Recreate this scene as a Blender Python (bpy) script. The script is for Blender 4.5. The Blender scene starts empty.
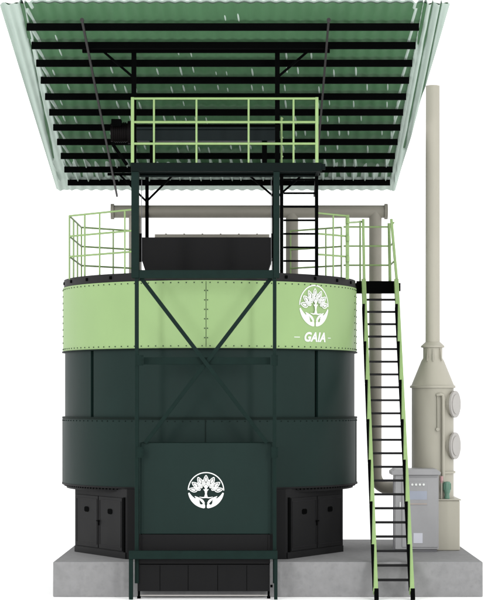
import bpy, bmesh, math, random
from mathutils import Vector, Matrix, noise as mnoise
random.seed(4)
S = bpy.context.scene
COL = S.collection
R = math.radians

# ------------------------------------------------------------------ camera, world, lights
F = 1900.0          # focal length in photo pixels (484 wide)
VX, VY = 257.0, 403.0
CH = 2.845          # camera height over the slab
FLOOR = -0.626
cam = bpy.data.cameras.new('camera'); cam_o = bpy.data.objects.new('camera', cam); COL.objects.link(cam_o)
cam.sensor_fit = 'HORIZONTAL'; cam.sensor_width = 36; cam.lens = F / 484 * 36
cam.shift_x = (242 - VX) / 484; cam.shift_y = (VY - 300) / 484
cam.clip_end = 2000
cam_o.location = (0, 0, CH); cam_o.rotation_euler = (R(90), 0, 0)
S.camera = cam_o

w = bpy.data.worlds.new('World'); S.world = w; w.use_nodes = True
w.node_tree.nodes['Background'].inputs[0].default_value = (1, 1, 1, 1)
w.node_tree.nodes['Background'].inputs[1].default_value = 1.3
S.view_settings.view_transform = 'Standard'; S.view_settings.look = 'None'
S.view_settings.exposure = 0.3; S.view_settings.gamma = 1


def area(name, loc, target, sx, sy, power):
    l = bpy.data.lights.new(name, 'AREA'); l.shape = 'RECTANGLE'; l.size = sx; l.size_y = sy; l.energy = power
    o = bpy.data.objects.new(name, l); COL.objects.link(o); o.location = loc
    o.rotation_euler = (Vector(target) - Vector(loc)).to_track_quat('-Z', 'Y').to_euler()
    return o


area('softbox_left', (-14.5, 10, 8.5), (-0.9, 36, 3), 3, 13, 1600)
area('softbox_right', (13, 10, 8.5), (-0.9, 36, 3), 3, 13, 1700)


# ------------------------------------------------------------------ materials
def mat(name, rgb, rough=.5, metal=0, var=.08, scale=3.0, bump=0.0, coat=0, stretch=(1, 1, 1), spec=.5, dirt=None, dirt_amt=0):
    m = bpy.data.materials.new(name); m.use_nodes = True
    if name != 'white_floor': rgb = tuple(c * .81 for c in rgb); spec *= .81
    if dirt: dirt = tuple(c * .81 for c in dirt)
    nt = m.node_tree; N = nt.nodes; L = nt.links
    p = N['Principled BSDF']
    tc = N.new('ShaderNodeTexCoord'); mp = N.new('ShaderNodeMapping'); mp.inputs['Scale'].default_value = stretch
    L.new(tc.outputs['Object'], mp.inputs[0])
    n = N.new('ShaderNodeTexNoise'); n.inputs['Scale'].default_value = scale; n.inputs['Detail'].default_value = 8
    n.inputs['Roughness'].default_value = .62
    L.new(mp.outputs[0], n.inputs['Vector'])
    r = N.new('ShaderNodeMapRange'); r.inputs[1].default_value = .3; r.inputs[2].default_value = .7
    r.inputs[3].default_value = 1 - var; r.inputs[4].default_value = 1 + var
    L.new(n.outputs[0], r.inputs[0])
    mul = N.new('ShaderNodeVectorMath'); mul.operation = 'SCALE'; mul.inputs[0].default_value = rgb
    L.new(r.outputs[0], mul.inputs['Scale'])
    out = mul.outputs[0]
    if dirt:
        n2 = N.new('ShaderNodeTexNoise'); n2.inputs['Scale'].default_value = scale * 2.3; n2.inputs['Detail'].default_value = 10
        L.new(mp.outputs[0], n2.inputs['Vector'])
        r2 = N.new('ShaderNodeMapRange'); r2.inputs[1].default_value = .52; r2.inputs[2].default_value = .75
        r2.inputs[4].default_value = dirt_amt
        L.new(n2.outputs[0], r2.inputs[0])
        mx = N.new('ShaderNodeMix'); mx.data_type = 'RGBA'
        L.new(r2.outputs[0], mx.inputs[0]); L.new(out, mx.inputs[6]); mx.inputs[7].default_value = (*dirt, 1)
        out = mx.outputs[2]
    L.new(out, p.inputs['Base Color'])
    rr = N.new('ShaderNodeMapRange'); rr.inputs[3].default_value = max(0, rough - .08); rr.inputs[4].default_value = min(1, rough + .1)
    L.new(n.outputs[0], rr.inputs[0]); L.new(rr.outputs[0], p.inputs['Roughness'])
    p.inputs['Metallic'].default_value = metal
    p.inputs['Specular IOR Level'].default_value = spec
    if coat:
        p.inputs['Coat Weight'].default_value = coat; p.inputs['Coat Roughness'].default_value = .25
    if bump:
        b = N.new('ShaderNodeBump'); b.inputs['Strength'].default_value = bump; b.inputs['Distance'].default_value = .02
        L.new(n.outputs[0], b.inputs['Height']); L.new(b.outputs[0], p.inputs['Normal'])
    return m


M = dict(
    floor=mat('white_floor', (.93, .93, .93), .9, var=.01, spec=.1),
    concrete=mat('concrete', (.255, .255, .257), .9, var=.09, scale=5, bump=.25, dirt=(.17, .17, .173), dirt_amt=.35, spec=.15),
    light=mat('pale_green_paint', (.27, .405, .17), .5, var=.035, scale=1.2, bump=.03, spec=.35, stretch=(1, 1, .5)),
    rail=mat('pale_green_rail_paint', (.27, .40, .16), .5, var=.05, scale=6, spec=.35),
    dark=mat('dark_green_paint', (.0078, .0205, .0176), .5, var=.1, scale=1.6, bump=.04, spec=.13, stretch=(1, 1, .35)),
    frame=mat('dark_green_frame_paint', (.0068, .0172, .0146), .55, var=.12, scale=5, spec=.07),
    deckgreen=mat('blackish_green_paint', (.0025, .0065, .0058), .6, var=.12, scale=5, spec=.08),
    gap=mat('shadow_gap_green', (.003, .009, .007), .6, var=.1, spec=.1),
    black=mat('black_paint', (.0055, .0055, .006), .55, var=.15, scale=3, spec=.14),
    soot=mat('matt_black_steel', (.0012, .0014, .0014), .9, var=.2, scale=3, spec=.03),
    booth=mat('charcoal_sheet', (.0105, .0105, .011), .55, var=.12, scale=2, bump=.04, spec=.11, stretch=(1, 1, .4)),
    rim=mat('charcoal_rim', (.014, .013, .0145), .55, var=.12, scale=5, spec=.15),
    grey=mat('grey_steel', (.028, .025, .026), .5, var=.12, scale=6, spec=.2),
    slate=mat('dark_slate_steel', (.006, .011, .0115), .5, var=.12, scale=4, spec=.12),
    plum=mat('dark_motor_paint', (.004, .003, .0032), .5, var=.12, scale=4, spec=.06),
    sheet=mat('pale_roof_sheet', (.46, .56, .50), .55, var=.07, scale=1.4, stretch=(4, .4, 1), spec=.3),
    green=mat('green_roof_sheet', (.071, .170, .082), .6, var=.08, scale=1.3, stretch=(3, .4, 1), spec=.25),
    beige=mat('beige_plastic', (.385, .368, .305), .5, var=.04, scale=2.0, bump=.03, spec=.4, stretch=(1, 1, .3)),
    duct=mat('beige_duct', (.275, .26, .22), .55, var=.06, scale=2.0, bump=.03, spec=.3),
    port=mat('port_cover_grey', (.38, .365, .345), .5, var=.05, scale=4),
    cab=mat('cabinet_grey', (.315, .315, .322), .45, var=.04, scale=3, spec=.4),
    cabdark=mat('cabinet_trim_grey', (.12, .12, .13), .5, var=.05),
    white=mat('white_vinyl', (.78, .8, .78), .5, var=.02),
    label=mat('white_paper_label', (.55, .56, .62), .5, var=.02),
    screen=mat('pale_blue_screen', (.31, .34, .41), .4, var=.03),
    orange=mat('pale_orange_print', (.36, .31, .28), .5, var=.03),
    teal=mat('green_pump_paint', (.12, .24, .175), .4, var=.08, scale=8),
    red=mat('pink_red_cap', (.45, .27, .27), .4, var=.03),
)


# ------------------------------------------------------------------ mesh helpers
class MB:
    def __init__(s): s.bm = bmesh.new()

    def face(s, pts, flip=False):
        vs = [s.bm.verts.new(p) for p in pts]
        if flip: vs.reverse()
        return s.bm.faces.new(vs)

    def box(s, x0, x1, y0, y1, z0, z1):
        c = Vector(((x0 + x1) / 2, (y0 + y1) / 2, (z0 + z1) / 2))
        bmesh.ops.create_cube(s.bm, size=1, matrix=Matrix.Translation(c) @ Matrix.Diagonal((abs(x1 - x0), abs(y1 - y0), abs(z1 - z0), 1)))
        return s

    def beam(s, p, q, w, h, up=(0, 0, 1)):
        p, q = Vector(p), Vector(q); d = q - p; z = d.normalized(); u = Vector(up)
        if abs(z.dot(u)) > .98: u = Vector((0, 1, 0))
        x = z.cross(u).normalized(); y = x.cross(z).normalized()
        m = Matrix((x, y, z)).transposed().to_4x4(); m.translation = (p + q) / 2
        bmesh.ops.create_cube(s.bm, size=1, matrix=m @ Matrix.Diagonal((w, h, d.length, 1)))
        return s

    def tube(s, p, q, r, n=12, r2=None):
        p, q = Vector(p), Vector(q); d = q - p
        m = d.to_track_quat('Z', 'Y').to_matrix().to_4x4(); m.translation = (p + q) / 2
        bmesh.ops.create_cone(s.bm, cap_ends=True, segments=n, radius1=r, radius2=r if r2 is None else r2, depth=d.length, matrix=m)
        return s

    def lathe(s, c, prof, n=96, a0=0, a1=2 * math.pi):
        """prof: list of (r, z) absolute z, round the vertical through c=(x, y)"""
        full = abs(a1 - a0 - 2 * math.pi) < 1e-6
        k = n if full else n + 1
        rings = []
        for r, z in prof:
            rings.append([s.bm.verts.new((c[0] + r * math.sin(a0 + (a1 - a0) * i / n), c[1] - r * math.cos(a0 + (a1 - a0) * i / n), z)) for i in range(k)])
        for a, b in zip(rings, rings[1:]):
            for i in range(n):
                j = (i + 1) % k
                s.bm.faces.new((a[i], a[j], b[j], b[i]))
        return s

    def path(s, pts, r, n=16):
        """tube swept through points"""
        pts = [Vector(p) for p in pts]; rings = []
        ref = Vector((0, 1, 0))
        for i, p in enumerate(pts):
            t = (pts[min(i + 1, len(pts) - 1)] - pts[max(i - 1, 0)]).normalized()
            x = t.cross(ref)
            if x.length < .1: x = t.cross(Vector((1, 0, 0)))
            x.normalize(); y = t.cross(x).normalized()
            rings.append([s.bm.verts.new(p + r * (math.cos(2 * math.pi * k / n) * x + math.sin(2 * math.pi * k / n) * y)) for k in range(n)])
        for a, b in zip(rings, rings[1:]):
            for k in range(n):
                s.bm.faces.new((a[k], a[(k + 1) % n], b[(k + 1) % n], b[k]))
        s.bm.faces.new(rings[0]); s.bm.faces.new(rings[-1])
        return s

    def prism(s, plan, z0, z1):
        a = [s.bm.verts.new((x, y, z0)) for x, y in plan]; b = [s.bm.verts.new((x, y, z1)) for x, y in plan]
        s.bm.faces.new(a); s.bm.faces.new(b)
        for i in range(len(plan)):
            j = (i + 1) % len(plan); s.bm.faces.new((a[i], a[j], b[j], b[i]))
        return s


def build(name, mb, m, parent=None, bevel=0, smooth=False, fix=True):
    bm = mb.bm
    if fix: bmesh.ops.recalc_face_normals(bm, faces=bm.faces)
    off = Vector((0, 0, 0)); q = parent
    while q is not None: off += q.location; q = q.parent
    if parent is None:
        xs = [v.co for v in bm.verts]
        off = Vector((sum(v.x for v in xs) / len(xs), sum(v.y for v in xs) / len(xs), min(v.z for v in xs)))
    for v in bm.verts: v.co -= off
    me = bpy.data.meshes.new(name); bm.to_mesh(me); bm.free()
    me.materials.append(M[m] if isinstance(m, str) else m)
    if smooth:
        for p in me.polygons: p.use_smooth = True
        me.set_sharp_from_angle(angle=R(35))
    o = bpy.data.objects.new(name, me); COL.objects.link(o); o.parent = parent
    if parent is None: o.location = off
    if bevel:
        b = o.modifiers.new('bevel', 'BEVEL'); b.width = bevel; b.segments = 2; b.limit_method = 'ANGLE'; b.angle_limit = R(50)
    return o


def thing(name, loc, label, cat, group=None):
    o = bpy.data.objects.new(name, None); COL.objects.link(o); o.location = loc; o.empty_display_size = .2
    tag(o, label, cat, group); return o


def tag(o, label, cat, group=None):
    o['label'] = label; o['category'] = cat
    if group: o['group'] = group
    return o


def P(px, py, D):
    return Vector(((px - VX) * D / F, D, CH - (py - VY) * D / F))


def X(px, D): return (px - VX) * D / F
def Z(py, D): return CH - (py - VY) * D / F


# ------------------------------------------------------------------ setting
fl = MB(); fl.face([(-400, -60, FLOOR), (400, -60, FLOOR), (400, 900, FLOOR), (-400, 900, FLOOR)])
o = build('floor', fl, 'floor'); o['kind'] = 'structure'

sl = MB(); sl.box(-3.65, 4.04, 34.0, 39.65, FLOOR + .002, 0)
o = build('concrete_slab', sl, 'concrete', bevel=.012)
tag(o, 'thick grey concrete slab lying under the green tank and cabinets', 'slab')

# ------------------------------------------------------------------ tank
TC = (-0.92, 37.2); TR = 2.865
tank = thing('storage_tank', (TC[0], TC[1], 0), 'round tank with pale green top band and dark green lower bands', 'tank')


def arc(r0, r1, z0, z1, a0=0, a1=2 * math.pi, n=128):
    mb = MB()
    full = abs(a1 - a0 - 2 * math.pi) < 1e-6
    mb.lathe(TC, [(r1, z0), (r1, z1), (r0, z1), (r0, z0), (r1, z0)], n, a0, a1)
    if not full:
        for a in (a0, a1):
            mb.face([(TC[0] + r * math.sin(a), TC[1] - r * math.cos(a), z) for r, z in ((r0, z0), (r1, z0), (r1, z1), (r0, z1))])
    bmesh.ops.remove_doubles(mb.bm, verts=mb.bm.verts, dist=1e-5)
    return mb


def bolts(mb, z, step, r=.011, a0=-R(115), a1=R(115), rad=TR, proud=.010):
    n = int((a1 - a0) * rad / step)
    for i in range(n):
        a = a0 + (a1 - a0) * (i + .5) / n
        d = Vector((math.sin(a), -math.cos(a), 0)); c = Vector((TC[0], TC[1], z)) + d * rad
        mb.tube(c - d * .004, c + d * proud, r, 6)


def vbolts(mb, a, z0, z1, step, rad=TR, r=.011):
    n = int((z1 - z0) / step)
    for i in range(n):
        z = z0 + (z1 - z0) * (i + .5) / n
        d = Vector((math.sin(a), -math.cos(a), 0)); c = Vector((TC[0], TC[1], z)) + d * rad
        mb.tube(c - d * .004, c + d * .010, r, 6)


ZT, ZM, ZL, ZB = 5.065, 3.84, 2.573, 1.308
b = arc(TR - .04, TR, ZM, ZT); nf0 = len(b.bm.faces)
bolts(b, ZT - .04, .142); bolts(b, ZM + .04, .142)
for a in (0.0,):
    vbolts(b, a - .009, ZM + .1, ZT - .1, .15); vbolts(b, a + .009, ZM + .1, ZT - .1, .15)
for a in (-R(80), -R(86), R(78), R(85)):
    vbolts(b, a, ZM + .1, ZT - .1, .12)
upper = build('upper_band', b, 'light', tank, smooth=True)
upper.data.materials.append(M['dark'])
for p in upper.data.polygons[nf0:]: p.material_index = 1
seam = arc(TR, TR + .003, ZM + .02, ZT - .02, -.0015, .0015, 2)
build('panel_seam', seam, 'gap', upper)
lip = arc(TR - .03, TR + .018, ZM - .022, ZM)
build('band_lip', lip, 'gap', tank, smooth=True)
g1, g2 = R(-49.5), R(45.7)
mid_core = build('middle_core', arc(TR - .2, TR - .13, ZL, ZM - .022), 'gap', tank, smooth=True)
gw = .0155
edges = [g1, g2, R(138), R(221)]
for i, a in enumerate(edges):
    bnext = edges[(i + 1) % 4] + (2 * math.pi if i == 3 else 0)
    build('middle_panel', arc(TR - .1, TR - .04, ZL + .012, ZM - .022, a + gw, bnext - gw, 40), 'dark', tank, smooth=True)
low = build('lower_band', arc(TR - .04, TR + .004, ZB, ZL - .03), 'dark', tank, smooth=True)
b = arc(TR - .1, TR + .014, ZL - .03, ZL + .012)
bolts(b, ZL - .06, .142, rad=TR + .004); vbolts(b, -.004, ZB + .1, ZL - .1, .13, TR + .004)
build('joint_ring', b, 'gap', tank, smooth=True)
for a in (-.004, -R(83), R(81)):
    build('panel_seam', arc(TR + .004, TR + .012, ZB + .01, ZL - .035, a - .003, a + .003, 2), 'gap', low)
b = arc(TR - .35, TR + .02, ZB - .03, ZB)
for i in range(120):
    a = -R(110) + R(220) * i / 119
    d = Vector((math.sin(a), -math.cos(a), 0)); c = Vector((TC[0], TC[1], 0)) + d * (TR - .04)
    b.beam(c + Vector((0, 0, ZB - .06)), c + Vector((0, 0, ZB - .031)), .03, .035, up=d)
b2 = arc(TR - .4, TR - .07, ZB - .10, ZB - .03)
build('base_flange', b, 'booth', tank, smooth=True); build('base_ring', b2, 'booth', tank, smooth=True)
b = arc(TR - .12, TR - .02, ZT, ZT + .155)
build('rim', b, 'rim', tank, smooth=True)
b = MB(); b.lathe(TC, [(0.001, ZT + .12), (TR - .1, ZT + .12), (TR - .1, ZT + .05), (.001, ZT + .05)], 96)
build('deck', b, 'rim', tank)
for i in range(26):
    b = MB()
    a = R(-180 + 360 / 26 * i + 3)
    d = Vector((math.sin(a), -math.cos(a), 0)); c = Vector((TC[0], TC[1], ZT + .085)) + d * (TR - .02)
    b.beam(c - d * .01, c + d * .02, .055, .06)
    build('rim_clamp', b, 'soot', tank, bevel=.01)

# base housing with two pairs of doors
hp = [(-1.45, 34.6), (1.45, 34.6), (2.565, 36.4), (2.565, 38.0), (1.45, 39.55), (-1.45, 39.55), (-2.565, 38.0), (-2.565, 36.4)]
b = MB(); b.prism([(TC[0] + x, y) for x, y in hp], .001, ZB - .031)
house = build('base_housing', b, 'booth', tank, bevel=.01)
for sgn in (-1, 1):
    p0 = Vector((TC[0] + sgn * 1.45, 34.6, 0)); p1 = Vector((TC[0] + sgn * 2.565, 36.4, 0))
    t = (p1 - p0); L = t.length; t.normalize(); nrm = Vector((t.y, -t.x, 0)) * sgn
    if nrm.y > 0: nrm = -nrm

    def q(u, z, off): return p0 + t * u + nrm * off + Vector((0, 0, z))
    # plinth and outer frame
    bb = MB(); bb.beam(q(.02, .06, .012), q(L - .02, .06, .012), .024, .12, up=(0, 0, 1)); 
    build('kick_plate', bb, 'booth', tank, bevel=.004)
    # dark post / gap beside the doors
    bb = MB(); bb.beam(q(.09, .08, .012), q(.09, 1.12, .012), .05, .02, up=nrm)
    build('corner_gap', bb, 'soot', tank)
    for k in (0, 1):
        u0 = .16 + k * (L - .2) / 2; u1 = u0 + (L - .24) / 2 - .012
        bb = MB(); bb.beam(q(u0, .62, .010), q(u1, .62, .010), .02, .97)
        dr = build('door', bb, 'booth', tank, bevel=.005)
        bb = MB()
        for (a_, c_) in (((u0 + .04, .2), (u1 - .04, .2)), ((u0 + .04, 1.04), (u1 - .04, 1.04)), ((u0 + .04, .2), (u0 + .04, 1.04)), ((u1 - .04, .2), (u1 - .04, 1.04))):
            bb.beam(q(a_[0], a_[1], .021), q(c_[0], c_[1], .021), .010 if a_[1] == c_[1] else .010, .012, up=nrm)
        build('door_moulding', bb, 'rim', dr)
        um = (u0 + u1) / 2
        c = q(um, .84, .022); r_ = .085
        ring = [c + t * (r_ * x) + Vector((0, 0, r_ * .58 * z)) for x, z in ((-1, -.6), (-.6, -1), (.6, -1), (1, -.6), (1, .6), (.6, 1), (-.6, 1), (-1, .6))]
        bb = MB(); f_ = bb.face(ring); r2 = bmesh.ops.extrude_face_region(bb.bm, geom=[f_])
        for v in [e for e in r2['geom'] if isinstance(e, bmesh.types.BMVert)]: v.co += nrm * .008
        build('window', bb, 'soot', dr)
        if k == 0:
            uh = u1 - .02
            bb = MB(); bb.beam(q(uh, .56, .03), q(uh, .66, .03), .025, .03, up=nrm); bb.beam(q(uh - .04, .645, .045), q(uh + .06, .645, .045), .02, .02)
            build('handle', bb, 'soot', dr, bevel=.004)


# ------------------------------------------------------------------ emblem
def emblem_polys():
    out = []

    def stroke(pts, wd):
        n = len(pts)
        for i in range(n - 1):
            (x0, y0), (x1, y1) = pts[i], pts[i + 1]
            dx, dy = x1 - x0, y1 - y0; l = math.hypot(dx, dy) or 1
            w0 = wd[i] if isinstance(wd, list) else wd; w1 = wd[i + 1] if isinstance(wd, list) else wd
            nx, ny = -dy / l, dx / l
            out.append([(x0 + nx * w0, y0 + ny * w0), (x0 - nx * w0, y0 - ny * w0), (x1 - nx * w1, y1 - ny * w1), (x1 + nx * w1, y1 + ny * w1)])
    # ring, open at the bottom
    stroke([(.98 * math.cos(R(a)), .98 * math.sin(R(a))) for a in range(-1, 182, 4)], .028)
    # two cupped hands
    for s in (-1, 1):
        outer = [(s * math.cos(R(a)), -math.sin(R(a))) for a in range(9, 88, 5)]
        inner = [(s * x, y) for x, y in ((.05, -.96), (.045, -.80), (.12, -.70), (.22, -.80), (.33, -.76), (.35, -.66), (.42, -.56), (.56, -.48), (.72, -.36), (.84, -.24), (.92, -.12))]
        # fill in strips between the outer arc and the inner edge
        m = len(outer)
        inn = list(reversed(inner))

        def samp(pts, f):
            u = f * (len(pts) - 1); i = min(int(u), len(pts) - 2); k = u - i
            return (pts[i][0] * (1 - k) + pts[i + 1][0] * k, pts[i][1] * (1 - k) + pts[i + 1][1] * k)
        for i in range(m - 1):
            f0, f1 = i / (m - 1), (i + 1) / (m - 1)
            out.append([outer[i], outer[i + 1], samp(inn, f1), samp(inn, f0)])
        # thumb and forefinger
        stroke([(s * .62, -.33), (s * .48, -.42), (s * .30, -.50), (s * .19, -.60), (s * .10, -.74)], [.015, .055, .06, .07, .05])
        stroke([(s * .58, -.42), (s * .46, -.52), (s * .36, -.62)], [.02, .035, .03])
    # lotus petals

    def petal(ang, base, tip, wd, fill=False):
        ca, sa = math.cos(R(ang)), math.sin(R(ang)); ox, oy = 0, -.12
        L_, R_ = [], []
        for i in range(13):
            f = i / 12; rr = base + (tip - base) * f
            ww = wd * math.sin(math.pi * f ** .8) ** .8 if 0 < f < 1 else 0
            L_.append((ox + ca * rr - sa * ww, oy + sa * rr + ca * ww)); R_.append((ox + ca * rr + sa * ww, oy + sa * rr - ca * ww))
        if fill:
            for i in range(12): out.append([L_[i], R_[i], R_[i + 1], L_[i + 1]])
        else:
            stroke(L_, .024); stroke(R_, .024)
    for a in (90, 62, 118, 36, 144, 12, 168):
        petal(a, .50, .95, .115); petal(a, .58, .86, .060, True)
    for a in (76, 104, 50, 130, 25, 155):
        petal(a, .34, .72, .075); petal(a, .40, .64, .036, True)
    # figure like tree
    out.append([(.10 * math.cos(R(a)), .20 + .10 * math.sin(R(a))) for a in range(0, 360, 30)])
    stroke([(0, .12), (0, -.02), (0, -.20), (0, -.38)], [.05, .075, .05, .10])
    stroke([(-.13, .06), (-.06, -.02), (0, -.05)], .025); stroke([(.13, .06), (.06, -.02), (0, -.05)], .025)
    stroke([(-.36, -.36), (-.18, -.40), (0, -.385), (.18, -.41), (.38, -.36)], [.01, .03, .035, .03, .01])
    return out


def decal(name, polys, fmap, parent):
    """polys in the plane, fmap(u, v, layer) -> world; a thin raised vinyl"""
    mb = MB()
    for i, p in enumerate(polys):
        off = .004 + .00004 * i
        area_ = sum(p[k][0] * p[(k + 1) % len(p)][1] - p[(k + 1) % len(p)][0] * p[k][1] for k in range(len(p)))
        if abs(area_) < 1e-7: continue
        pts = [fmap(u, v, off) for u, v in p]
        if area_ < 0: pts.reverse()
        try: mb.face(pts)
        except ValueError: pass
    return build(name, mb, 'white', parent, fix=False)


def text_polys(s, size, shear, bold):
    cu = bpy.data.curves.new('t', 'FONT'); cu.body = s; cu.size = size; cu.shear = shear; cu.offset = bold
    cu.align_x = 'CENTER'; cu.align_y = 'CENTER'; cu.resolution_u = 4; cu.space_character = 1.08
    o = bpy.data.objects.new('t', cu); COL.objects.link(o)
    dg = bpy.context.evaluated_depsgraph_get(); me = o.evaluated_get(dg).to_mesh()
    polys = [[(me.vertices[i].co.x, me.vertices[i].co.y) for i in p.vertices] for p in me.polygons]
    o.evaluated_get(dg).to_mesh_clear()
    bpy.data.objects.remove(o); bpy.data.curves.remove(cu)
    return polys


A0 = math.asin(.694)


def on_band(rad, zc):
    def f(u, v, off):
        a = A0 + u * rad / TR; rr = TR + off
        return (TC[0] + rr * math.sin(a), TC[1] - rr * math.cos(a), zc + v * rad)
    return f


decal('emblem', emblem_polys(), on_band(.385, 4.642), upper)
decal('lettering', text_polys('GAIA', .235, .28, .0085), on_band(1, 4.055), upper)
decal('dash', [[(-.50, -.006), (-.37, -.006), (-.37, .006), (-.50, .006)]], on_band(1, 4.055), upper)
decal('dash', [[(.37, -.006), (.46, -.006), (.46, .006), (.37, .006)]], on_band(1, 4.055), upper)

# ------------------------------------------------------------------ support frame
DF = 33.65
frame = thing('support_frame', (-.92, DF, FLOOR), 'dark green steel frame with cross braces standing before the tank', 'frame')


def fb(name, x0, x1, D0, D1, z0, z1, m='frame', par=None, bev=.006):
    if par is not None: m = 'deckgreen'
    return build(name, MB().box(x0, x1, D0, D1, z0, z1), m, par or frame, bevel=bev)


# legs, foot posts and upper columns
fb('leg', -2.166, -2.097, DF, DF + .08, -.35, 5.06)
fb('leg', .280, .345, DF, DF + .08, -.35, 5.06)
fb('foot_post', -2.262, -2.190, DF - .12, DF - .04, FLOOR + .002, Z(551, DF))
fb('foot_post', .300, .362, DF - .12, DF - .04, FLOOR + .002, Z(551, DF))
for x0, x1 in ((-2.225, -2.093), (.292, .400)):
    b = MB(); b.box(x0, x1, DF - .02, DF - .006, 5.06, 6.94); b.box(x0, x1, DF + .11, DF + .124, 5.06, 6.94)
    b.box((x0 + x1) / 2 - .008, (x0 + x1) / 2 + .008, DF - .006, DF + .11, 5.06, 6.94)
    b.box(x0 + .004, x0 + .016, DF - .006, DF + .11, 5.06, 6.94); b.box(x1 - .016, x1 - .004, DF - .006, DF + .11, 5.06, 6.94)
    build('column', b, 'frame', frame)
fb('crossbeam', -2.093, .292, DF - .01, DF + .09, 5.055, 5.20)
fb('crossbeam', X(143, DF), X(270.5, DF), DF + .16, DF + .22, Z(364.3, DF), Z(357, DF))
fb('bottom_beam', -2.262, .362, DF - .14, DF - .03, Z(558.5, DF), Z(550.3, DF))
for a, c, dd in (((141, 278), (267, 443), .09), ((271, 278), (145, 443), .14)):
    build('cross_brace', MB().beam(P(*a, DF + dd), P(*c, DF + dd), .072, .04, up=(0, 1, 0)), 'frame', frame, bevel=.004)
for px in (141.7, 271.3):
    build('conduit', MB().tube(P(px, 180, DF + .2), P(px, 277, DF + .2), .006, 8), 'cabdark', frame)
# gusset plates with bolts
for px in (136.5, 275):
    for py in (360, 452):
        b = MB(); c = P(px + (3 if px < 200 else -1), py, DF - .004)
        b.box(c.x - .05, c.x + .07, DF - .008, DF - .001, c.z - .10, c.z + .09)
        for dz in (-.07, .0, .07): b.tube(c + Vector((.05, -.02, dz)), c + Vector((.05, 0, dz)), .011, 6)
        build('gusset_plate', b, 'frame', frame)

# upper work platform
plat = thing('work_platform', (-.54, DF, 6.94), 'dark green work platform carried by the two front columns', 'platform')
PX0, PX1, PD1 = -2.23, 1.15, 35.2
zb, zt_ = 6.945, 7.095
fb('edge_beam', PX0, PX1, DF - .05, DF + .04, zb, zt_, par=plat)
fb('edge_beam', PX0 + .01, PX1 - .02, PD1 - .06, PD1, 7.03, 7.066, par=plat)
for x in (PX0, PX1 - .08):
    fb('joist', x + .004, x + .07, DF + .041, PD1 - .081, 7.03, 7.066, par=plat)
b = MB()
for i in range(8): b.box(PX0 + .02, PX1 - .02, DF + .1 + i * .18, DF + .125 + i * .18, zt_ - .019, zt_)
build('grating', b, 'deckgreen', plat)
fb('end_bracket', PX1 + .001, PX1 + .06, DF - .05, DF + .02, zb + .03, zt_ - .02, par=plat)

# railing round the platform
rl = thing('guard_railing', (-.54, DF, zt_), 'pale green railing with three rails on the front of the high platform', 'railing')


def rail(par, p, q, r=.019, m='rail'): return build('rail', MB().tube(p, q, r, 10), m, par, smooth=True)
def post(par, p, q, r=.019, m='rail'): return build('post', MB().tube(p, q, r, 10), m, par, smooth=True)


xl, xr = X(132.6, DF), X(316.8, DF)
for py in (98.7, 122.2, 143.8): rail(rl, (xl, DF - .02, Z(py, DF)), (xr, DF - .02, Z(py, DF)), .0215)
for px in (154, 196.5, 248.6, 293.5): post(rl, (X(px, DF), DF - .018, zt_), (X(px, DF), DF - .018, Z(99, DF)), .0185)
for x in (xl, xr):
    b = MB().box(x - .028, x + .028, DF - .045, DF + .01, zt_ + .001, Z(98, DF) + .01); build('corner_post', b, 'rail', rl, bevel=.006)
post(rl, (X(281.5, 35.0), 35.0, zt_), (X(281.5, 35.0), 35.0, 8.1)); 
for z in (8.1, 7.75, 7.4): rail(rl, (X(281.5, 35.0), 35.0, z), (X(281.5, 35.0) + .02, 35.12, z), .016)

# screw conveyor on the platform
cv = thing('screw_conveyor', (-.9, 34.6, zt_), 'dark horizontal conveyor with motor behind the platform railing', 'conveyor')
b = MB(); b.box(X(137, 34.6), X(275, 34.6), 34.45, 34.85, Z(141, 34.5), Z(130, 34.5)); build('trough', b, 'slate', cv, bevel=.01)
b = MB(); b.box(X(136, 34.6), X(276, 34.6), 34.42, 34.88, Z(130, 34.5) + .002, Z(127.5, 34.5)); build('cover', b, 'slate', cv, bevel=.006)
b = MB(); b.tube(P(111, 132.5, 34.7), P(128, 132.5, 34.7), .17, 28); b.tube(P(128, 132.5, 34.7), P(134.5, 132.5, 34.7), .21, 28)
for i in range(7): b.tube(P(113 + 2 * i, 132.5, 34.7), P(114 + 2 * i, 132.5, 34.7), .185, 28)
build('motor', b, 'plum', cv, smooth=True)
b = MB(); b.box(X(112, 34.6), X(122, 34.6), 34.4, 34.6, Z(127, 34.6), Z(120.5, 34.6)); build('terminal_box', b, 'soot', cv, bevel=.01)
for px in (150, 262): b = MB().box(X(px, 34.6), X(px + 5, 34.6), 34.5, 34.8, zt_ + .001, Z(141, 34.5) - .001); build('foot', b, 'soot', cv)
b = MB().beam(P(112, 143, 34.7), P(127, 165, 34.7), .06, .06); build('motor_strut', b, 'soot', cv)

# ladder from deck up to the platform
ld = thing('access_ladder', (.76, 35.1, ZT + .12), 'narrow black ladder from tank deck up to high platform', 'ladder')
DL = 35.1
for px in (281.6, 316.6):
    build('side_rail', MB().box(X(px, DL) - .032, X(px, DL) + .032, DL - .02, DL + .03, ZT + .125, Z(167, DL)), 'soot', ld, bevel=.004)
for i in range(7):
    y = 193.2 + 13.55 * (i - 1) + (0 if i else 0)
    build('rung', MB().box(X(283.4, DL), X(314.8, DL), DL - .018, DL + .022, Z(y, DL) - .017, Z(y, DL) + .017), 'soot', ld)

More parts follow.
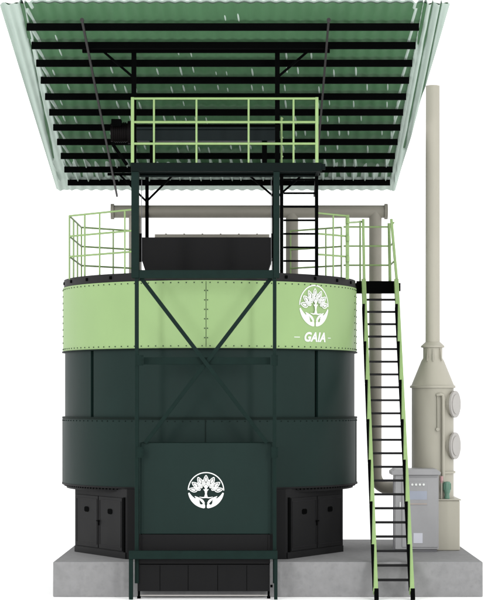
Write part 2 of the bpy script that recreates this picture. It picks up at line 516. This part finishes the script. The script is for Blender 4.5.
# ------------------------------------------------------------------ roof
D0, SP = 32.66, .709
def zp(D): return CH + 6.480 - .2612 * (D - D0)
roof = thing('canopy_roof', (-.6, 36, zp(36)), 'sloping corrugated canopy with green underside over the whole machine', 'roof')
LAM = .213
rnd = random.Random(11)
STREAK = {}
for row in range(-1, 12):
    for k in range(-24, 20):
        pr = (.05, .10, .35, .55, .6, .6, .6, .6, .75, 1, 1, 1, 1)[row + 1]
        if rnd.random() < pr * (1.0 if mnoise.noise(Vector((k * .35, row * .12, 2))) > -.12 else .35):
            STREAK[(row, k)] = (rnd.uniform(.32, .62), rnd.uniform(.2, .32) * (1 + (row > 7) * .7), rnd.uniform(.042, .062) * (1 + .4 * (row > 7)), rnd.uniform(-.025, .025))


def bump1(t): return math.exp(-t * t)


def lining_z(x, D): return zp(D) + .10 + .011 * math.cos(2 * math.pi * x / LAM)


def pale_z(x, D):
    """outer sheet: lies just above the lining, sags through it in places"""
    i = (D - D0) / SP - .37; fr = i % 1.0; row = int(math.floor(i)); dip = 0
    for k in (int(math.floor(x / LAM)),):
        for rw, ff in ((row, fr),):
            sk = STREAK.get((rw, k))
            if sk and i < 9.75:
                fc, ln, dp, sh = sk
                xc = (k + .5) * LAM + sh + .05 * (ff - fc)
                dip = max(dip, dp * bump1((x - xc) / .020) * bump1((ff - fc) / ln))
    dip += .010 * mnoise.noise(Vector((x * .8, i * .4, 3.1)))
    if i > 7.7:
        dip += .034 * min(1, (i - 7.7) / 1.7) + (.03 if i > 9.7 else 0) + .013 * min(1, i - 7.7) * math.cos(2 * math.pi * (x / LAM + .5) + 2.5 * mnoise.noise(Vector((x * 3, i, 1)))) * (1 if i < 9.7 else .3)
    nz = mnoise.noise(Vector((x * 1.5, i * 1.3, 8)))
    # left margin
    if x < -3.92:
        dip = max(dip, .065)
        xs = -3.965 - .02 * max(0, i + 1)
        dip -= .085 * bump1((x - xs) / (.012 + .020 * max(0, 1 - abs(i - 6.3) / 2.2) + (.02 if i < .6 else 0))) * (1 if i < 8.2 else 0) * (.72 + .5 * nz + (.25 if i < 1 else 0))
    elif x < -3.66:
        dip = max(dip, .055 * bump1((x + 3.86 - .10 * fr + .05) / .038) * (.85 + .5 * nz))
    # right margin
    if x > 2.80:
        dip = max(dip, .065)
        n3 = mnoise.noise(Vector((3, i * .9, 5)))
        dip -= .085 * bump1((x - 2.84) / .03) * max(0, min(1, 1.2 - i * .8))
        dip -= .080 * bump1((x - 2.955) / (.012 + .014 * max(0, n3 + .2))) * (1 if i < 7.5 else 0) * (.75 + .5 * n3)
        dip -= .085 * bump1((x - 3.10) / (.012 + .030 * bump1((i - 5.2) / 1.6))) * (1 if i < 8 else 0) * (.8 - .4 * n3)
    elif x > 2.55:
        dip = max(dip, .055 * bump1((x - 2.70 + .04 * fr) / .034) * (.85 + .4 * nz))
    return lining_z(x, D) + .026 - dip + (.012 * math.cos(2 * math.pi * x / LAM * 1.5) if (x < -3.95 or x > 2.85) else 0)


def sheet(kind, m):
    mb = MB(); bm = mb.bm
    Da, Db = (31.97, 40.38) if kind == 'pale' else (32.03, 40.33)
    nv, nu = (190, 1150) if kind == 'pale' else (24, 560)
    rows = []
    for j in range(nv + 1):
        D = Da + (Db - Da) * j / nv; f = j / nv
        x0 = -4.33 + .07 * f; x1 = 3.25 - .31 * f
        if kind != 'pale': x0 += .02; x1 -= .02
        fn = pale_z if kind == 'pale' else lining_z
        rows.append([bm.verts.new((x0 + (x1 - x0) * k / nu, D, fn(x0 + (x1 - x0) * k / nu, D))) for k in range(nu + 1)])
    for a, c in zip(rows, rows[1:]):
        for k in range(nu): bm.faces.new((a[k], a[k + 1], c[k + 1], c[k]))
    o = build('corrugated_sheet' if kind == 'pale' else 'lining_sheet', mb, m, roof, fix=False)
    for p in o.data.polygons: p.use_smooth = True
    return o


sheet('pale', 'sheet'); sheet('green', 'green')
for i in range(11):
    D = D0 + SP * i; z = zp(D)
    b = MB(); b.box(-3.96, 2.785, D - .02, D + .045, z - .075, z + .045)
    build('purlin', b, 'soot', roof)
for x in (-2.965, 1.215):
    a = Vector((x, 32.2, zp(32.2) - .11)); c = Vector((x, 40.25, zp(40.25) - .11))
    b = MB(); b.beam(a, c, .036, .045); b.tube(a - Vector((0, .02, 0)), a + Vector((0, .02, 0)), .035, 12)
    build('rafter', b, 'grey', roof)
    
rf = thing('roof_frame', (-.92, 36.4, ZT), 'black steel posts and knee braces holding up the canopy', 'frame')
zf = Z(50.3, DF)
for px in (133.6, 277.4): build('roof_post', MB().box(X(px, DF) - .042, X(px, DF) + .042, DF + .05, DF + .13, zt_ + .001, zf - .03), 'soot', rf)
build('tie_beam', MB().box(X(82, DF), X(330, DF), DF + .04, DF + .12, zf - .028, zf + .028), 'soot', rf)
for a, c in (((104, 52), (133, 77)), ((307, 52), (279, 76))):
    build('knee_brace', MB().beam(P(*a, DF + .08), P(*c, DF + .08), .04, .05, up=(0, 1, 0)), 'soot', rf)
DR = 39.3; zr = Z(174.5, DR)
for px in (147, 273.7): build('rear_post', MB().box(X(px, DR) - .035, X(px, DR) + .035, DR - .04, DR + .04, ZT + .125, zr - .02), 'soot', rf)
build('tie_beam', MB().box(-3.09, 1.31, DR - .04, DR + .04, zr - .019, zr + .03), 'soot', rf)
for a, c in (((120, 175), (146, 201)), ((172, 176), (148, 200)), ((250, 176), (273, 196)), ((300, 177), (275, 199))):
    build('knee_brace', MB().beam(P(*a, DR), P(*c, DR), .04, .05, up=(0, 1, 0)), 'soot', rf)

# ------------------------------------------------------------------ hopper on the deck
hop = thing('loading_hopper', (-.92, 35.6, ZT + .15), 'black sloping hopper standing on the tank deck between columns', 'hopper')
DH = 35.3
b = MB(); bm = b.bm
fx = [X(140.5, DH), X(272.5, DH)]; bx = [X(147, DH), X(266.5, DH)]
zt2, zmid, zb2 = Z(237.3, DH), Z(256, DH), ZT + .125
def ringpts(xa, xb, ya, yb, z): return [Vector((xa, ya, z)), Vector((xb, ya, z)), Vector((xb, yb, z)), Vector((xa, yb, z))]
levels = [ringpts(bx[0], bx[1], DH, DH + .9, zb2), ringpts(fx[0], fx[1], DH, DH + 1.2, zmid), ringpts(fx[0], fx[1], DH, DH + 1.2, zt2),
          ringpts(fx[0] + .03, fx[1] - .03, DH + .03, DH + 1.17, zt2), ringpts(fx[0] + .03, fx[1] - .03, DH + .03, DH + 1.17, zmid), ringpts(bx[0] + .03, bx[1] - .03, DH + .03, DH + .87, zb2 + .03)]
vv = [[bm.verts.new(p) for p in l] for l in levels]
for a, c in zip(vv, vv[1:]):
    for k in range(4): bm.faces.new((a[k], a[(k + 1) % 4], c[(k + 1) % 4], c[k]))
bm.faces.new(vv[0]); bm.faces.new(vv[-1])
build('hopper_body', b, 'black', hop, bevel=.006)
b = MB()
b.box(fx[0] + .2, fx[1] - .05, DH + 1.21, DH + 1.27, zt2 + .0, zt2 + .165)
for i in range(6): b.box(fx[0] + .4 + i * .35, fx[0] + .43 + i * .35, DH + 1.2, DH + 1.28, zt2 + .165, zt2 + .18)
build('rear_lip', b, 'duct', hop)
for x in fx:
    b = MB(); b.box(x - .02, x + .03, DH - .03, DH - .004, Z(262 if x == fx[0] else 258, DH), Z(233.5, DH)); b.tube((x, DH - .05, Z(252, DH)), (x, DH - .02, Z(252, DH)), .018, 10)
    build('hopper_bracket', b, 'soot', hop)

# ------------------------------------------------------------------ discharge chute in front
ch = thing('discharge_chute', (-.9, DF + .2, 0), 'dark green front chute panel with white lotus and hands emblem', 'chute')
DP = DF + .17
b = MB(); b.box(X(141, DP), X(271.2, DP), DP, DP + .03, Z(534, DP), Z(443, DP))
pan = build('front_panel', b, 'dark', ch, bevel=.006)
for xa, xb in ((X(139.2, DP), X(140.8, DP)), (X(271.4, DP), X(272.6, DP))):
    build('side_panel', MB().box(xa, xb, DP + .0, DP + .75, Z(534, DP), Z(443, DP)), 'dark', ch)
b = MB(); b.box(X(140, DP), X(272, DP), DP + .035, DP + .6, Z(444.5, DP), Z(443, DP) + .002); build('top_plate', b, 'frame', ch)


def on_panel(u, v, off):
    c = P(206, 490.3, DP); return (c.x + u * .322, DP - off, c.z + v * .322)


decal('emblem', emblem_polys(), on_panel, pan)

bx_ = thing('collection_box', (-.95, DF, FLOOR), 'long black box with panelled front under the chute', 'box')
DB = DF + .0
b = MB(); xa, xb = X(137.3, DB), X(269.8, DB)
b.box(xa, xb, DF + .06, DF + .30, Z(591.5, DB), Z(565, DB)); nf0 = len(b.bm.faces)
for px in (159.8, 188, 217.6, 246.7): b.box(X(px, DB) - .004, X(px, DB) + .004, DF + .056, DF + .0605, Z(591, DB), Z(565.5, DB))
bb = build('box_body', b, 'black', bx_); bb.data.materials.append(M['soot'])
for p in bb.data.polygons[nf0:]: p.material_index = 1
b = MB(); b.box(xa - .005, xb + .005, DF + .05, DF + .30, Z(564.2, DB), Z(558, DB)); build('box_lid', b, 'black', bx_, bevel=.008)
b = MB(); b.box(xa + .04, xb, DF + .13, DF + .165, Z(557.8, DB), Z(535, DB)); b.box(xa + .04, xa + .07, DF + .1, DF + .3, Z(557.8, DB), Z(535, DB)); b.box(xb - .03, xb + .005, DF + .1, DF + .3, Z(557.8, DB), Z(535, DB))
build('splash_guard', b, 'black', bx_, bevel=.006)
for px in (138.6, 268.7): build('foot', MB().box(X(px, DB) - .02, X(px, DB) + .02, DF + .07, DF + .14, FLOOR + .002 + .04, Z(591.6, DB)), 'soot', bx_)
build('base_bar', MB().box(xa + .03, xb - .03, DF + .085, DF + .105, FLOOR + .045, FLOOR + .065), 'port', bx_)
for px in (138.6, 268.7): build('base_pad', MB().box(X(px, DB) - .03, X(px, DB) + .03, DF + .05, DF + .15, FLOOR + .002, FLOOR + .04), 'soot', bx_)
b = MB().box(X(269.8, DB) + .01, .279, DF + .1, DF + .16, Z(588, DB), Z(585.5, DB)); build('latch_pin', b, 'soot', bx_)

# ------------------------------------------------------------------ deck railings
ZR = 6.385
cx = TC[0]
def deck_rail(sgn, label):
    A = (cx + sgn * 2.63, 35.96); B = (cx + sgn * 1.31, 34.72); C = (cx + sgn * 2.62, 38.3); E = (cx + sgn * 1.61, 39.1)
    if sgn > 0: B = (cx + 2.05, 35.4)
    r = thing('deck_railing', (A[0], A[1], ZT + .16), label, 'railing', 'railings round the tank deck')
    for z in (ZR, ZR - .385, ZR - .77):
        rail(r, (*A, z), (*B, z), .018); rail(r, (*C, z), (*E, z), .018)
        if sgn < 0: rail(r, (*A, z), (*C, z), .018)
    def lerp(p, q, f): return (p[0] + (q[0] - p[0]) * f, p[1] + (q[1] - p[1]) * f)
    pts = [A, C] + [lerp(A, B, f) for f in (.24, .47, .85)] + [lerp(A, C, f) for f in (.33, .66)] + [lerp(C, E, f) for f in (.6, 1)]
    if sgn > 0: pts = [A, lerp(A, B, .48), C, lerp(C, E, .3), E]
    for p in pts:
        d = Vector((p[0] - TC[0], p[1] - TC[1])); 
        post(r, (*p, ZT + .12), (*p, ZR), .0165)
    return r
deck_rail(-1, 'pale green deck railing on the left rim of the tank')
rr = deck_rail(1, 'pale green deck railing on the right rim beside the black ladder')
b = MB().box(cx + 2.63 - .034, cx + 2.63 + .034, 35.93, 35.99, ZT + .12, ZR + .02); build('gate_post', b, 'rail', rr, bevel=.006)
for z in (ZR - .1, ZR - .43, ZR - .82):
    build('hinge', MB().tube((cx + 2.63, 35.9, z - .05), (cx + 2.63, 35.9, z + .05), .04, 8), 'rail', rr)

# ------------------------------------------------------------------ stair and landing
land = thing('stair_landing', (2.4, 37.6, 5.2), 'black landing with pale green rails between tank rim and stair', 'landing')
DLn = 37.32
b = MB(); b.box(X(356.5, DLn), X(398.8, DLn), DLn, DLn + .06, Z(293.5, DLn), Z(281, DLn)); build('fascia', b, 'soot', land, bevel=.006)
b = MB(); b.box(X(357, DLn), X(398, DLn), DLn + .061, 38.3, Z(287, DLn), Z(282, DLn)); build('landing_floor', b, 'soot', land)
b = MB(); b.box(X(398.8, DLn) + .001, X(400, DLn) + .01, DLn - .02, DLn + .1, Z(291, DLn), Z(283, DLn)); build('end_cap', b, 'soot', land)
for z in (ZR, ZR - .385, ZR - .77): rail(land, (1.74, 38.2, z), (2.66, 38.2, z), .018); rail(land, (2.68, 38.2, z), (2.68, 37.3, z), .018)
post(land, (2.66, 38.2, 5.21), (2.66, 38.2, ZR), .018)
post(land, (2.62, 37.42, 5.21), (2.60, 37.42, ZR + .0), .030)
post(land, (2.03, 37.4, 5.21), (2.03, 37.4, ZR + .05), .018); rail(land, (1.73, 36.0, 6.26), (2.09, 37.4, ZR + .03), .018)

st = thing('steel_stair', (2.42, 33.8, FLOOR), 'steep pale green stair with black treads leading up to the landing', 'stair')
s0 = Vector((0, 33.45, FLOOR + .002)); s1 = Vector((0, 37.3, 5.24))
sd = (s1 - s0).normalized(); sn = Vector((0, -sd.z, sd.y))    # towards camera, upwards normal to the flight
for k, x in enumerate((2.105, 2.745)):
    b = MB(); b.beam(Vector((x - .012, 0, 0)) + s0.lerp(s1, .02), Vector((x - .012, s1.y, s1.z)), .085, .15, up=sn); build('stringer', b, 'rail', st, bevel=.006)
    # handrail stanchion above the landing
    b = MB(); b.beam(Vector((x, s1.y, s1.z)), Vector((x - (.03 if k == 0 else .12), s1.y - .15, ZR + .06)), .05, .08, up=(0, 1, 0)); build('grab_rail', b, 'rail', st, bevel=.006)
    b = MB(); b.beam(Vector((x, s0.y, FLOOR + .002)), Vector((x, s0.y + .07, FLOOR + .19)), .075, .10, up=sn); build('foot', b, 'soot', st, bevel=.006)
    nseg = 7
    for i in range(nseg):
        f0 = .03 + .885 * i / nseg; f1 = f0 + .885 / nseg * .97
        p = s0.lerp(s1, f0); q_ = s0.lerp(s1, f1)
        sx = -.031
        b = MB()
        pts = [Vector((x + sx - .012, p.y, p.z)), Vector((x + sx - .012, q_.y, q_.z))]
        # wedge: wide at top, nothing at bottom
        top_w = .05; 
        v = [b.bm.verts.new(c) for c in (
            Vector((x - .062, p.y, p.z)) - sn * .06, Vector((x - .052, p.y, p.z)) - sn * .06, Vector((x - .052, p.y, p.z)) + sn * .092, Vector((x - .062, p.y, p.z)) + sn * .092,
            Vector((x - .062, q_.y, q_.z)) - sn * .06, Vector((x - .010, q_.y, q_.z)) - sn * .06, Vector((x - .010, q_.y, q_.z)) + sn * .092, Vector((x - .062, q_.y, q_.z)) + sn * .092)]
        for f in ((0, 1, 2, 3), (4, 7, 6, 5), (0, 4, 5, 1), (1, 5, 6, 2), (2, 6, 7, 3), (3, 7, 4, 0)): b.bm.faces.new([v[j] for j in f])
        build('stringer_plate', b, 'soot', st)
# treads
def yat(t):
    p = s0.lerp(s1, t); return VY - (p.z - CH) * F / p.y
def solve(y):
    a, c = 0, 1
    for _ in range(50):
        m_ = (a + c) / 2
        if yat(m_) > y: a = m_
        else: c = m_
    return a
ta, tb = solve(580), solve(299.7)
for i in range(22):
    p = s0.lerp(s1, ta + (tb - ta) * i / 21)
    build('tread', MB().box(2.134, 2.716, p.y - .04, p.y + .06, p.z - .020, p.z + .020), 'black', st, bevel=.003)

# ------------------------------------------------------------------ duct
DD = 39.4
du = thing('exhaust_duct', (2.45, DD, 0), 'beige round duct running behind the tank deck and down beside the stair', 'duct')
rd = .131
zc = Z(211.6, DD)
b = MB(); b.tube((X(112.5, DD), DD, zc), (X(386, DD), DD, zc), rd, 32); build('header_pipe', b, 'duct', du, smooth=True)
for x0 in (X(111, DD), X(384.4, DD)):
    b = MB(); b.tube((x0, DD, zc), (x0 + .065, DD, zc), rd + .03, 32); build('end_flange', b, 'duct', du, smooth=True)
for px in (135, 292): 
    b = MB(); b.tube((X(px, DD), DD, ZT + .125), (X(px, DD), DD, zc), rd * .98, 28); build('branch_pipe', b, 'duct', du, smooth=True)
xv = X(375.4, DD); ze = Z(488, DD); rb = .28
pts = [(xv, DD, zc - .01), (xv, DD, zc - .5), (xv, DD, 3)] + [(xv + rb - rb * math.cos(R(a)), DD, ze + rb - rb * math.sin(R(a))) for a in range(0, 91, 9)] + [(X(404, DD), DD, ze)]
b = MB(); b.path(pts, rd, 32); build('down_pipe', b, 'duct', du, smooth=True)
b = MB(); b.tube((X(404, DD), DD, ze), (X(406, DD), DD, ze), rd + .03, 28); b.path([(X(405, DD), DD, ze), (X(412, DD), DD - .3, ze), (X(414, DD), 38.3, ze)], rd, 24)
build('outlet_pipe', b, 'duct', du, smooth=True)

# ------------------------------------------------------------------ scrubber tower
DT = 37.3; tx = X(432.7, DT)
tw = thing('scrubber_tower', (tx, DT, 0), 'tall beige exhaust tower with slim chimney behind the grey cabinet', 'tower')
ks = DT / F
b = MB(); b.box(2.95, 3.91, 36.6, 38.15, .001, .965); build('base_tank', b, 'beige', tw, bevel=.02)
b = MB(); b.box(2.93, 3.93, 36.58, 38.17, .966, .99); build('base_lid', b, 'beige', tw, bevel=.006)
rB = 21 * ks
b = MB(); b.lathe((tx, DT), [(rB, .991), (rB, Z(388, DT))], 64); b.lathe((tx, DT), [(rB, Z(473, DT)), (rB + .035, Z(473, DT)), (rB + .035, Z(471, DT)), (rB, Z(471, DT))], 64)
build('tower_body', b, 'beige', tw, smooth=True)
b = MB(); b.lathe((tx, DT), [(rB, Z(388.2, DT)), (22.8 * ks, Z(388, DT)), (22.8 * ks, Z(385.8, DT)), (21.3 * ks, Z(385.2, DT)), (11.4 * ks, Z(361, DT)), (9.6 * ks, Z(358, DT)), (9.6 * ks, Z(348, DT)), (11.8 * ks, Z(347.5, DT)), (11.8 * ks, Z(346, DT)), (7.4 * ks, Z(342, DT))], 64)
build('cone', b, 'beige', tw, smooth=True)
b = MB(); b.lathe((tx, DT), [(7.2 * ks, Z(344, DT)), (7.0 * ks, Z(86, DT)), (6.4 * ks, Z(86, DT)), (6.4 * ks, Z(110, DT))], 48)
build('chimney', b, 'beige', tw, smooth=True)
for px, py in ((427.5, 355), (439, 354.5), (432, 355)):
    a = math.asin(max(-.95, min(.95, (px - 432.7) / 9.8)))
    d = Vector((math.sin(a), -math.cos(a), 0)); c = Vector((tx, DT, Z(py, DT)))
    build('stiffener', MB().beam(c + d * (9.4 * ks) + Vector((0, 0, .11)), c + d * (11.5 * ks) - Vector((0, 0, .13)), .014, .06, up=d), 'beige', tw)
for py in (404.2, 445.6):
    a = R(62); d = Vector((math.sin(a), -math.cos(a), 0)); c = Vector((tx, DT, Z(py, DT)))
    b = MB(); b.tube(c + d * (rB - .08), c + d * (rB + .035), .22, 40); 
    pt = build('inspection_port', b, 'beige', tw, smooth=True)
    b = MB(); b.tube(c + d * (rB + .036), c + d * (rB + .075), .262, 40)
    b.tube(c + d * (rB + .075), c + d * (rB + .09), .19, 40)
    build('port_cover', b, 'port', pt, smooth=True)
def tp(px, py, dd): return Vector((X(px, DT), DT - math.sqrt(max(0, rB ** 2 - (X(px, DT) - tx) ** 2)) - dd, Z(py, DT)))
b = MB(); b.path([tp(435.5, 395, -.02), tp(435.5, 395, .04), tp(438, 394.5, .06), tp(440.5, 395, .06), tp(441, 398, .06), tp(441, 440, .06), tp(441, 497, .06)], .034, 12)
b.path([tp(435.5, 396, .03), tp(435.6, 430, .03)], .014, 8); b.tube(tp(435.5, 429, -.02), tp(435.5, 429, .07), .035, 12)
build('side_pipe', b, 'beige', tw, smooth=True)

pu = thing('dosing_pump', (X(447, 37.0), 36.75, .99), 'small green pump standing on the beige base beside the tower', 'pump')
k2 = 36.75 / F; px_ = X(447, 36.75)
b = MB(); b.lathe((px_, 36.75), [(.001, .992), (.05, .992), (.055, 1.02), (.045, 1.08), (.06, 1.12), (.07, 1.16), (.07, 1.30), (.06, 1.32), (.001, 1.33)], 20)
for i in range(10):
    a = 2 * math.pi * i / 10; d = Vector((math.cos(a), math.sin(a), 0)); b.beam(Vector((px_, 36.75, 1.23)) + d * .068 - Vector((0, 0, .06)), Vector((px_, 36.75, 1.23)) + d * .068 + Vector((0, 0, .06)), .012, .02, up=d)
build('pump_body', b, 'teal', pu, smooth=True)
b = MB(); b.tube((px_ - .11, 36.72, 1.34), (px_ - .11, 36.72, 1.43), .035, 12); b.tube((px_ - .11, 36.72, 1.30), (px_ - .11, 36.72, 1.34), .022, 10)
build('valve_cap', b, 'red', pu, smooth=True)
b = MB(); b.tube((px_ - .11, 36.72, .992), (px_ - .11, 36.72, 1.30), .018, 10); build('riser_pipe', b, 'beige', pu, smooth=True)

# ------------------------------------------------------------------ control cabinet
DC = 36.3
cab = thing('control_cabinet', (X(417, DC), DC + .3, 0), 'light grey electrical cabinet with small screen beside the stair foot', 'cabinet')
cx0, cx1 = X(395.2, DC), X(438.7, DC)
b = MB(); b.box(cx0, cx1, DC, DC + .6, .05, Z(475, DC)); build('cabinet_body', b, 'cab', cab, bevel=.008)
b = MB(); b.box(cx0 + .03, cx1 - .03, DC + .03, DC + .57, .001, .049); build('cabinet_base', b, 'cabdark', cab)
b = MB(); plan = [(cx0 - .07, Z(474.9, DC)), (cx0 - .075, Z(471.5, DC)), (cx0 + .0, Z(469, DC)), (cx1 - .05, Z(469, DC)), (cx1 + .03, Z(472, DC)), (cx1 + .03, Z(474.9, DC))]
f1 = [b.bm.verts.new((x, DC - .07, z)) for x, z in plan]; f2 = [b.bm.verts.new((x, DC + .66, z)) for x, z in plan]
b.bm.faces.new(f1); b.bm.faces.new(f2)
for i in range(6): b.bm.faces.new((f1[i], f1[(i + 1) % 6], f2[(i + 1) % 6], f2[i]))
build('rain_hood', b, 'cab', cab, bevel=.006)
b = MB(); b.box(X(402, DC), cx1 - .02, DC - .022, DC - .001, .09, Z(477.5, DC)); dr = build('door', b, 'cab', cab, bevel=.006)
b = MB(); b.box(X(399.6, DC), X(400.8, DC), DC - .02, DC - .001, Z(507, DC), Z(502, DC)); build('handle', b, 'white', cab)
b = MB(); b.box(X(409, DC), X(427.3, DC), DC - .030, DC - .0225, Z(505, DC), Z(481.5, DC)); pn = build('control_panel', b, 'cab', dr, bevel=.003)
b = MB(); b.box(X(409.6, DC), X(426.8, DC), DC - .034, DC - .0305, Z(499.5, DC), Z(491, DC)); build('screen', b, 'screen', dr)
b = MB(); b.box(X(409.6, DC), X(426.8, DC), DC - .033, DC - .0305, Z(504.5, DC), Z(503.2, DC)); build('printed_strip', b, 'orange', dr)
for i in range(4): build('indicator', MB().tube(P(412.3 + 3.8 * i, 484.6, DC - .045), P(412.3 + 3.8 * i, 484.6, DC - .0305), .022, 12), 'white', dr)
b = MB(); b.box(X(413.3, DC), X(422.5, DC), DC - .027, DC - .0225, Z(543, DC), Z(533, DC)); build('paper_label', b, 'label', dr)
b = MB(); b.tube((cx0 - .03, DC - .02, 0.002), (cx0 - .03, DC - .02, Z(478, DC)), .012, 8); build('earth_rod', b, 'cabdark', cab)
